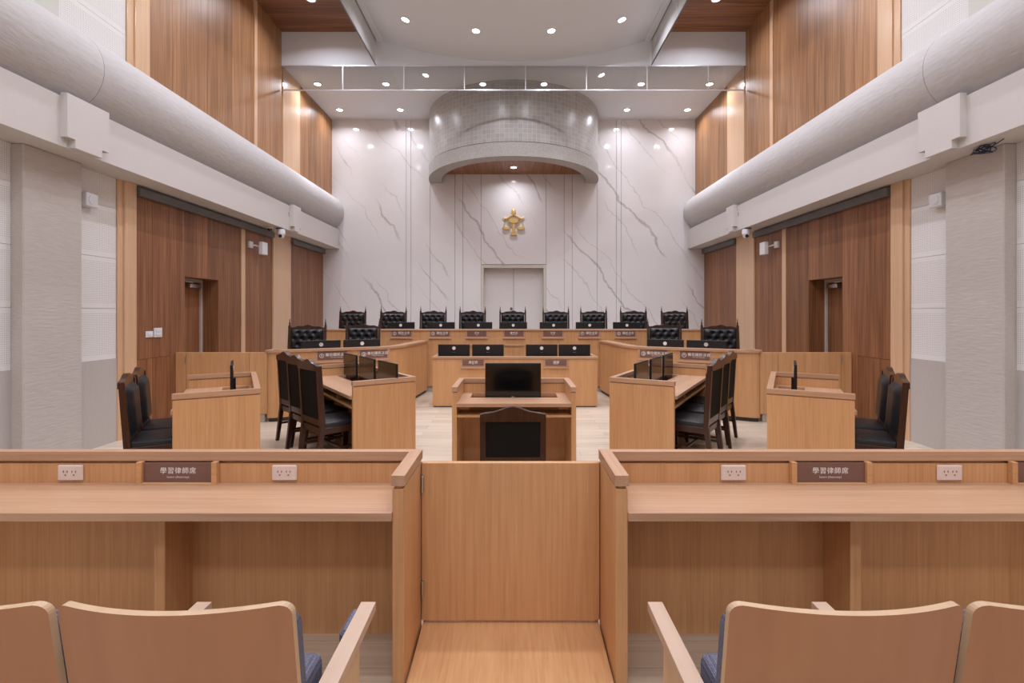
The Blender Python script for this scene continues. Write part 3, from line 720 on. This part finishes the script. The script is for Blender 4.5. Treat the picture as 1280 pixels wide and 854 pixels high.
# ------------------------------------------------------------------ raised-edge desks
def desk(name, label, L, W, loc, rz, well=(.26, .16), shelf=True, ndiv=2):
    """sitter at local -y; ends at x=0 and x=L, raised edges on three sides"""
    t = thing(name, label, 'desk', loc, rz); th = .045
    for x in (0, L - th): MB().box(x, x + th, 0, W, 0, .845, .002).build('end_panel', 'oak_z', t)
    MB().box(th, L - th, W - th, W, 0, .845).build('front_panel', 'oak_z', t)
    MB().box(.013, th - .013, .013, W - .013, .845, .855).box(L - th + .013, L - .013, .013, W - .013, .845, .855).box(th, L - th, W - th + .013, W - .013, .845, .855).build('reveal', 'oak_x', t)
    e = .004
    def qcap(q): return MB().prism(q, 'z', .855, .90)
    qcap([(-e, -e), (th + .006, -e), (th + .006, W - th - .006), (-e, W + e)]).build('cap_rail', 'oak_top_y', t)
    qcap([(L + e, -e), (L + e, W + e), (L - th - .006, W - th - .006), (L - th - .006, -e)]).build('cap_rail', 'oak_top_y', t)
    qcap([(-e, W + e), (th + .006, W - th - .006), (L - th - .006, W - th - .006), (L + e, W + e)]).build('cap_rail', 'oak_top_x', t)
    wy0 = W - th - .03 - well[0]; wy1 = W - th - .03; wx0, wx1 = th + well[1] * .5, L - th - well[1] * .5
    MB().box(th, L - th, -.02, wy0, .715, .75, .002).box(th, L - th, wy1, W - th, .715, .75).box(th, wx0, wy0, wy1, .715, .75).box(wx1, L - th, wy0, wy1, .715, .75).build('tabletop', 'oak_top_x', t)
    MB().box(wx0 - .01, wx1 + .01, wy0 - .01, wy1 + .01, .56, .575).box(wx0 - .01, wx1 + .01, wy0 - .02, wy0 - .005, .575, .715).build('monitor_well', 'oak_x', t)
    if shelf:
        MB().box(th, L - th, .0, wy0 - .03, .615, .635, .002).build('shelf', 'oak_x', t)
        for k in range(1, ndiv + 1): MB().box(L * k / (ndiv + 1) - .01, L * k / (ndiv + 1) + .01, .02, wy0 - .03, .635, .715).build('divider', 'oak_z', t)
    return t, (wy0 + wy1) / 2

# ------------------------------------------------------------------ wooden chairs with black leather
def make_chair(ht, wd):
    """sitter looks +y; origin on the floor under the seat centre"""
    t = thing('leather_chair', 'x', 'chair'); h = wd / 2; zt = ht - .06
    for s in (-1, 1):
        x = s * (h - .02)
        MB().hull([(x - .018, -.30, 0), (x + .018, -.30, 0), (x + .018, -.265, 0), (x - .018, -.265, 0)], [(x - .022, -.25, .45), (x + .022, -.25, .45), (x + .022, -.20, .45), (x - .022, -.20, .45)]).build('leg', 'mahogany', t)
        MB().hull([(x - .022, -.25, .45), (x + .022, -.25, .45), (x + .022, -.20, .45), (x - .022, -.20, .45)], [(x - .02, -.285, zt), (x + .02, -.285, zt), (x + .02, -.24, zt), (x - .02, -.24, zt)]).build('back_stile', 'mahogany', t)
        MB().hull([(x - .016, .20, 0), (x + .016, .20, 0), (x + .016, .232, 0), (x - .016, .232, 0)], [(x - .022, .195, .42), (x + .022, .195, .42), (x + .022, .24, .42), (x - .022, .24, .42)]).build('leg', 'mahogany', t)
        MB().box(x - .008, x + .008, -.27, .21, .2, .225).build('stretcher', 'mahogany', t)
    MB().box(-h + .03, h - .03, -.04, -.02, .2, .225).build('stretcher', 'mahogany', t)
    MB().box(-h + .005, h - .005, -.24, .245, .375, .44, .004).build('seat_frame', 'mahogany', t)
    MB().box(-h + .01, h - .01, -.21, .25, .43, .49, .022).build('seat_cushion', 'leather', t)
    n = 24; top = []
    for k in range(n + 1):
        u = -1 + 2 * k / n
        top.append((h * u, ht - .045 + .045 * math.exp(-(u / .42) ** 2) - .012 * abs(u) ** 6))
    crest = [(-h, zt - .05), (h, zt - .05)] + top[::-1]
    MB().prism(crest, 'y', -.29, -.245).build('crest_rail', 'mahogany', t)
    def lean(z): return -.035 * (z - .45) / (zt - .45)
    def slab(y0, y1, x, z0, z1):
        return MB().hull([(-x, y0 + lean(z0), z0), (x, y0 + lean(z0), z0), (x, y1 + lean(z0), z0), (-x, y1 + lean(z0), z0)], [(-x, y0 + lean(z1), z1), (x, y0 + lean(z1), z1), (x, y1 + lean(z1), z1), (-x, y1 + lean(z1), z1)])
    slab(-.243, -.222, h - .04, .52, zt - .02).build('back_panel', 'black_cloth', t)
    # bulging front pad
    nx, nz = 10, 14; vs_, fs = [], []
    for j in range(nz + 1):
        for i in range(nx + 1):
            x = (-1 + 2 * i / nx) * (h - .03); z = .5 + (zt - .02 - .5) * j / nz
            e = min(1, min(i, nx - i) / 2) * min(1, min(j, nz - j) / 2)
            vs_.append((x, -.222 + lean(z) + .055 * math.sin(e * math.pi / 2), z))
    for j in range(nz):
        for i in range(nx): fs.append((j * (nx + 1) + i, j * (nx + 1) + i + 1, (j + 1) * (nx + 1) + i + 1, (j + 1) * (nx + 1) + i))
    MB().add(vs_, fs, True).build('back_cushion', 'leather', t)
    slab(-.245, -.205, h - .04, .46, .525).build('lower_rail', 'mahogany', t)
    return t
_ch = {}
def chair(x, y, rz, label, group, size=(1.05, .48)):
    if size not in _ch: _ch[size] = make_chair(*size); o = _ch[size]
    else: o = copy_tree(_ch[size])
    o.location = (x, y, 0); o.rotation_euler = (0, 0, rz); tag(o, label, 'chair', group); return o

def side_desk(s, cx, cy, ang, L, W, name, label, us_ch, us_mon, chlab, molab, grp, ch=(1.06, .49), sc=-.13, yaw=0, zb=.175, mv=-.03):
    """cx, cy: the corner on the sitter's side at the visitors' end (left copy); far end swings outwards"""
    aa = R(ang); vx, vy = math.cos(aa), math.sin(aa); ux, uy = -math.sin(aa), math.cos(aa)      # across, along (away)
    if s < 0: rz = aa - math.pi / 2; ox, oy = cx + L * ux, cy + L * uy
    else: rz = math.pi / 2 - aa; ox, oy = -cx, cy
    t, wy = desk(name, label, L, W, (ox, oy, 0), rz)
    def place(u, v): x, y = cx + u * ux + v * vx, cy + u * uy + v * vy; return (x if s < 0 else -x), y
    for i, u in enumerate(us_ch): chair(*place(u, sc), rz - s * R(yaw), chlab(i), grp + ' chairs', ch)
    for i, u in enumerate(us_mon):
        x, y = place(u, wy + mv); monitor(x, y, .575, rz + math.pi, molab(i), grp + ' monitors', (.545 if s < 0 else .50, .335, zb))
ENDS = ['nearest the visitor desks', 'in the middle', 'nearest the wing bench']
for s in (-1, 1):
    side_desk(s, -1.62, 4.88, 36 if s < 0 else 31, 1.9, .68, 'counsel_desk', 'slanted oak counsel desk with three monitors ' + SW[s], (.38, .98, 1.56), (.29, .96, 1.61) if s < 0 else (.36, .97, 1.58),
              lambda i: 'black leather chair at three-monitor desk, %s, %s' % (SHORT[s], ENDS[i]), lambda i: 'black monitor on three-monitor desk, %s, %s' % (SHORT[s], ENDS[i]), 'counsel desk', ch=(1.125, .49), sc=-.08, zb=.14, mv=.0 if s < 0 else -.04, yaw=9 if s < 0 else 5)
    side_desk(s, -2.91, 4.12, 29.5, 1.5, .665, 'counsel_desk', 'oak desk with a single monitor ' + SW[s], (.42, 1.0), (.75,),
              lambda i: 'black leather chair at one-monitor desk, %s, %s' % (SHORT[s], ['nearest the visitor desks', 'nearest the low fence'][i]), lambda i: 'single black monitor seen edge-on on the desk, %s' % SHORT[s], 'outer desk', sc=-.11)
pd, wy = desk('podium_desk', 'small oak testimony desk with one monitor before the clerk bench', 1.165, .65, (-.578, 4.53, 0), 0, well=(.27, .2), ndiv=0)
monitor(-.005, 4.53 + .345, .575, math.pi, 'black monitor on the testimony desk in the middle aisle', None, (.562, .352, .165))
chair(-.005, 3.83, 0, 'black leather chair drawn up behind the testimony desk', None, (.905, .485))

kb = thing('keyboard', 'slim black keyboard on the shelf under the testimony desk top', 'keyboard', (-.005, 4.62, .636))
MB().box(-.17, .17, -.06, .06, 0, .014, .004).build('case', 'black_plastic', kb)
for r_ in range(4): MB().box(-.16, .16, -.052 + r_ * .027, -.030 + r_ * .027, .014, .02).build('key_row', 'slot_dark', kb)

# ------------------------------------------------------------------ low fences with a gate at the side walls
for s in (-1, 1):
    ft = thing('low_fence', 'low oak fence with a hinged gate between side wall and wing bench, ' + SHORT[s], 'fence', (s * 4.3, 7.08, 0))
    def fb(a, b, nm, mat, y0=7.06, y1=7.11, z0=.12, z1=1.02): return B(MB().box(s * a, s * b, y0, y1, z0, z1, .002), nm, mat, ft)
    fb(4.94, 4.79, 'fixed_panel', 'oak_z'); gp = fb(4.785, 3.865, 'gate_panel', 'oak_z'); fb(3.86, 3.605, 'fixed_panel', 'oak_z')
    fb(4.94, 4.79, 'plinth', 'grey_plinth', 7.075, 7.1, 0, .12); fb(3.86, 3.645, 'plinth', 'grey_plinth', 7.075, 7.1, 0, .12)
    for z in (.87, .27):
        MB().lathe([(.009, 0), (.009, .1)], n=8).move(T((s * 4.79, 7.053, z))).build('hinge', 'steel', ft, world=True)

# ------------------------------------------------------------------ visitor desks in the foreground
def visitor_desk(s):
    t = thing('visitor_desk', 'long oak visitor desk with name plates and sockets ' + SW[s], 'desk', (s * 2, 2.2, 0))
    xi0, xi1 = (.458, .516) if s < 0 else (.428, .486)          # the end panel beside the gate
    xo = 4.4; X = lambda x: s * x
    def p(mb, nm, mat): return B(mb, nm, mat, t)
    ya, yb = 2.035, 2.432
    p(MB().box(X(xi0 + .004), X(xi1 - .004), ya + .004, yb - .004, 0, .848, .002), 'end_panel', 'oak_z')
    p(MB().box(X(xi0 + .018), X(xi1 - .018), ya + .018, yb - .01, .848, .862), 'reveal', 'oak_y')
    yi = 2.388
    p(MB().prism([(X(xi0), ya), (X(xi1), ya), (X(xi1), yi), (X(xi0), yb)], 'z', .862, .907), 'cap_rail', 'oak_top_y')
    p(MB().prism([(X(xi0), yb), (X(xi1), yi), (X(xo), yi), (X(xo), yb)], 'z', .862, .907), 'cap_rail', 'oak_top_x')
    p(MB().box(X(xi0 + .01), X(xi0 - .018), 2.4385, 2.452, .05, .84), 'gap_light_block', 'oak_z')  # added strip that keeps light from showing through the gate gap
    xs = [xi1 - .004, 1.60 if s < 0 else 1.55, 2.7, xo]
    for a, b in zip(xs[:-1], xs[1:]):
        p(MB().box(X(a), X(b), 2.392, 2.428, .0, .848), 'back_panel', 'oak_z')
    p(MB().box(X(xi1), X(xo), 2.412, 2.424, .848, .862), 'reveal', 'oak_x')
    p(MB().box(X(xi1 - .004), X(xo), 2.027, 2.392, .716, .7525, .002), 'tabletop', 'oak_top_x')
    for x in ((1.588,) if s < 0 else (1.533,)):
        p(MB().box(X(x), X(x + .05), 2.2, 2.392, 0, .716, .002), 'divider', 'oak_z')
    p(MB().box(X(2.72), X(2.77), 2.2, 2.392, 0, .716, .002), 'divider', 'oak_z')
    pls = [(221, 0)] if s < 0 else [(1039.5, 0), (1315, 0)]
    for px, _ in pls:
        name_plate(t, T(((px - VX) * 2.37 / F - t.location.x, 2.392 - 2.2, .807)), .342, .097, '學習律師席', 'Intern (Attorney)', .034, frame=True, esize=.0155)
    for px in ((87, 355) if s < 0 else (917.5, 1188)):
        c = (px - VX) * 2.38 / F
        so = p(MB().box(c - .062, c + .062, 2.38, 2.392, .765, .842, .005), 'power_outlet', 'off_white')
        m = MB()
        for dx in (-.021, .021):
            m.box(c + dx - .011, c + dx - .007, 2.3785, 2.381, .806, .816).box(c + dx + .007, c + dx + .011, 2.3785, 2.381, .806, .816).lathe([(.004, 0), (.004, -.0015)], c=(c + dx, 2.38, .794), n=8, axis='y')
        m.v = [(v[0] - so.parent.location.x, v[1] - so.parent.location.y, v[2]) for v in m.v]
        m.build('outlet_slots', 'slot_grey', so)
for s in (-1, 1): visitor_desk(s)

# swing gate and the ramp before it
gt = thing('swing_gate', 'plain oak swing gate between the two visitor desks', 'gate', (0, 2.42, .06))
B(MB().box(-.4575, .4275, 2.405, 2.437, .062, .846, .002), 'gate_panel', 'oak_z', gt)
for z in (.70, .175):
    h = B(MB().lathe([(.0075, 0), (.0075, .075)], n=10).move(T((-.452, 2.397, z))), 'hinge', 'steel', gt)
    MB().lathe([(.0095, 0), (.0095, .006), (.006, .012)], n=10).move(T((-.452, 2.397 - 2.42, z + .075 - .06))).build('pin_head', 'steel', h)
rp = MB().prism([(1.75, 0.004), (1.75, .008), (2.39, .048), (2.47, .048), (2.47, .004)], 'x', -.452, .424).build('entry_ramp', 'oak_y')
tag(rp, 'shallow oak ramp on the floor leading up to the swing gate', 'ramp')

# ------------------------------------------------------------------ tip-up seats
def make_seat():
    t = thing('tip_up_seat', 'x', 'seat')
    hw = .27; n = 36; m = 16
    def shell(off, th, hw, zt, zb, cr):
        vs_, fs = [], []
        def surf(u, z): return u * hw, 1.062 + .047 * u * u + .15 * (zt0 - z) + off
        zt0 = .925
        for lay in (0, th):
            for j in range(m + 1):
                for i in range(n + 1):
                    u = -math.cos(math.pi * i / n)
                    ex = max(0, abs(u) * hw - (hw - cr)) ; lim = zt - (cr - math.sqrt(max(0, cr * cr - ex * ex)))
                    z = zb + (lim - zb) * j / m
                    x, y = surf(u, z); vs_.append((x, y + lay, z))
        k = (n + 1) * (m + 1)
        for j in range(m):
            for i in range(n):
                a = j * (n + 1) + i; fs += [(a, a + 1, a + n + 2, a + n + 1), (k + a + n + 1, k + a + n + 2, k + a + 1, k + a)]
        for i in range(n):
            a = m * (n + 1) + i; fs.append((a, a + 1, k + a + 1, k + a)); fs.append((i + 1, i, k + i, k + i + 1))
        for j in range(m):
            a = j * (n + 1); fs.append((a, a + n + 1, k + a + n + 1, k + a)); b = a + n; fs.append((b + n + 1, b, k + b, k + b + n + 1))
        return MB().add(vs_, fs, True)
    mb = shell(0, .018, hw, .925, .32, .03); o = mb.build('back_shell', 'plywood', t)
    o.data.polygons.foreach_set('use_smooth', [False] * len(o.data.polygons))
    o.data.materials.append(MATS['shaded_seat_face'])
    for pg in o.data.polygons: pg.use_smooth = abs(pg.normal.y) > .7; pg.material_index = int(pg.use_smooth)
    shell(.0185, .05, hw - .012, .872, .40, .04).build('back_pad', 'fabric', t)
    MB().box(-.225, .225, 1.24, 1.43, .18, .60, .03).build('seat_pad', 'fabric', t)
    MB().box(-.2, .2, 1.30, 1.37, .12, .2).build('hinge_bar', 'dark_steel', t)
    return t
def arm(t, x):
    a = MB().hull([(x - .027, 1.12, .565), (x + .027, 1.12, .565), (x + .025, 1.655, .572), (x - .025, 1.655, .572)], [(x - .027, 1.12, .598), (x + .027, 1.12, .598), (x + .025, 1.655, .602), (x - .025, 1.655, .602)]).build('armrest', 'plywood_y', t)
    MB().box(x - .02, x + .02, 1.18, 1.5, 0.02, .57, .004).build('side_panel', 'plywood', t)
    MB().box(x - .03, x + .03, 1.15, 1.52, 0, .02, .003).build('foot_plate', 'dark_steel', t)
    return a
seat0 = make_seat(); sn = 0
for s, X0, k in ((-1, -.78, 1), (-1, -1.342, 2), (1, .767, 1), (1, 1.328, 2)):
    o = seat0 if sn == 0 else copy_tree(seat0); sn += 1
    if sn > 1:
        for ch in [c for c in o.children if c.name.split('.')[0] in ('armrest', 'side_panel', 'foot_plate')]: bpy.data.objects.remove(ch)
    o.location = (X0, 0, 0)
    tag(o, 'plywood tip-up seat with blue-grey pad, %s from the entry ramp, %s' % (ORD[k], SHORT[s]), 'seat', 'tip-up seats at the visitor desks')
ss = [o for o in C.objects if o.name.startswith('tip_up_seat')]
for o in ss:
    X0 = o.location.x; s = -1 if X0 < 0 else 1
    arm(o, -s * .283); 
    if abs(X0) > 1: arm(o, s * .28)
bt_ = MB().box(.235, .27, 1.5, 1.63, .53, .60, .012).build('folded_tablet', 'fabric', ss[0])

# ------------------------------------------------------------------ small wall fittings
for s in (-1, 1):
    sp = thing('wall_speaker', 'small square white wall speaker beside the pilaster ' + SW[s], 'speaker', (s * 4.93, 5.58, 2.82))
    B(MB().box(s * 4.86, s * 4.948, 5.50, 5.66, 2.82, 2.98, .008), 'housing', 'white_plastic', sp)
    B(MB().lathe([(.055, 0), (.055, -.004), (.0, -.004)], axis='x', n=20).move(T((s * 4.858 + (.004 if s < 0 else 0), 5.58, 2.9))), 'grille', 'ceiling_white', sp)
    sb = thing('wireless_receiver', 'white box on a bracket on the walnut boards ' + SW[s], 'sensor', (s * 4.9, 9.15, 2.72))
    B(MB().box(s * 4.74, s * 4.82, 9.13, 9.32, 2.71, 2.95, .01), 'housing', 'white_plastic', sb)
    B(MB().tube([(s * 4.82, 9.2, 2.86), (s * 4.90, 9.05, 2.88)], .014), 'bracket_arm', 'white_plastic', sb)
    B(MB().box(s * 4.90, s * 4.952, 8.99, 9.10, 2.82, 2.94, .006), 'wall_mount', 'white_plastic', sb)
    dc = thing('dome_camera', 'white dome security camera under the beam, %s' % SHORT[s], 'camera', (s * 4.55, 9.55, 3.27))
    B(MB().box(s * 4.52, s * 4.66, 9.46, 9.6, 3.245, 3.269, .004), 'mount', 'dark_steel', dc)
    B(MB().lathe([(.07, .06), (.075, .02), (.075, -.04), (.06, -.05)], n=18).move(T((s * 4.57, 9.5, 3.185))), 'housing', 'white_plastic', dc)
    B(MB().lathe([(.06, 0), (.058, -.03), (.04, -.055), (.0, -.065)], n=18).move(T((s * 4.57, 9.5, 3.135))), 'dome', 'white_plastic', dc)
    B(MB().lathe([(.032, 0), (.03, -.015), (.0, -.02)], n=14, axis='y').move(T((s * 4.56, 9.45, 3.105))), 'camera_lens', 'black_plastic', dc)
mc = thing('dome_camera', 'tiny black-eyed ceiling camera beneath the beam near the receiver box', 'camera', (-4.6, 8.9, 3.27))
B(MB().lathe([(.055, 0), (.06, -.03), (.05, -.04)], n=16).move(T((-4.72, 9.35, 3.268))), 'housing', 'off_white', mc)
B(MB().lathe([(.045, 0), (.035, -.03), (.0, -.045)], n=16).move(T((-4.72, 9.35, 3.228))), 'dome', 'screen', mc)
sw = thing('wall_switch', 'large square white switch plate on the walnut boards', 'switch', (-4.95, 6.71, 1.28))
B(MB().box(-4.95, -4.935, 6.64, 6.79, 1.26, 1.39, .004), 'plate', 'white_plastic', sw)
for z in (1.285, 1.335): B(MB().box(-4.936, -4.929, 6.665, 6.765, z, z + .035, .002), 'rocker', 'white_plastic', sw)
sw = thing('wall_switch', 'small low white switch plate beside the larger one', 'switch', (-4.95, 6.55, 1.28))
B(MB().box(-4.95, -4.936, 6.49, 6.62, 1.265, 1.35, .004), 'plate', 'white_plastic', sw)
B(MB().box(-4.937, -4.93, 6.52, 6.59, 1.29, 1.325, .002), 'rocker', 'white_plastic', sw)
# loose cable coil under the right beam
pts = []
for k in range(64):
    a = k * .5; q = k / 64
    pts.append((4.70 + (.03 + .02 * q) * math.sin(a * .9 + .6), 4.80 + .10 * math.cos(a) * (.6 + .4 * math.sin(k * .31)) + .06 * q, 3.225 + .03 * math.sin(a * .73) + .012 * math.cos(k * .9)))
cc = thing('cable_coil', 'tangled blue and black cable bundle tucked under the beam', 'cable', (4.7, 4.84, 3.25))
B(MB().tube(pts, .0055, 6), 'blue_cable', 'cable_blue', cc)
B(MB().tube([(x - .02, 9.62 - y, z - .006) for x, y, z in pts[:26]] + [(4.69, 4.62, 3.262)], .005, 6), 'black_cable', 'cable_black', cc)
for s in (-1, 1):
    for (y, z) in ((9.72, 3.6), (9.73, 3.56), (10.2, 3.33)):
        MB().box(s * 4.526, s * 4.53, y, y + .025, z, z + .02).build('screw_hole', 'slot_dark', BEAM[s])
bpy.data.objects.remove(_to)
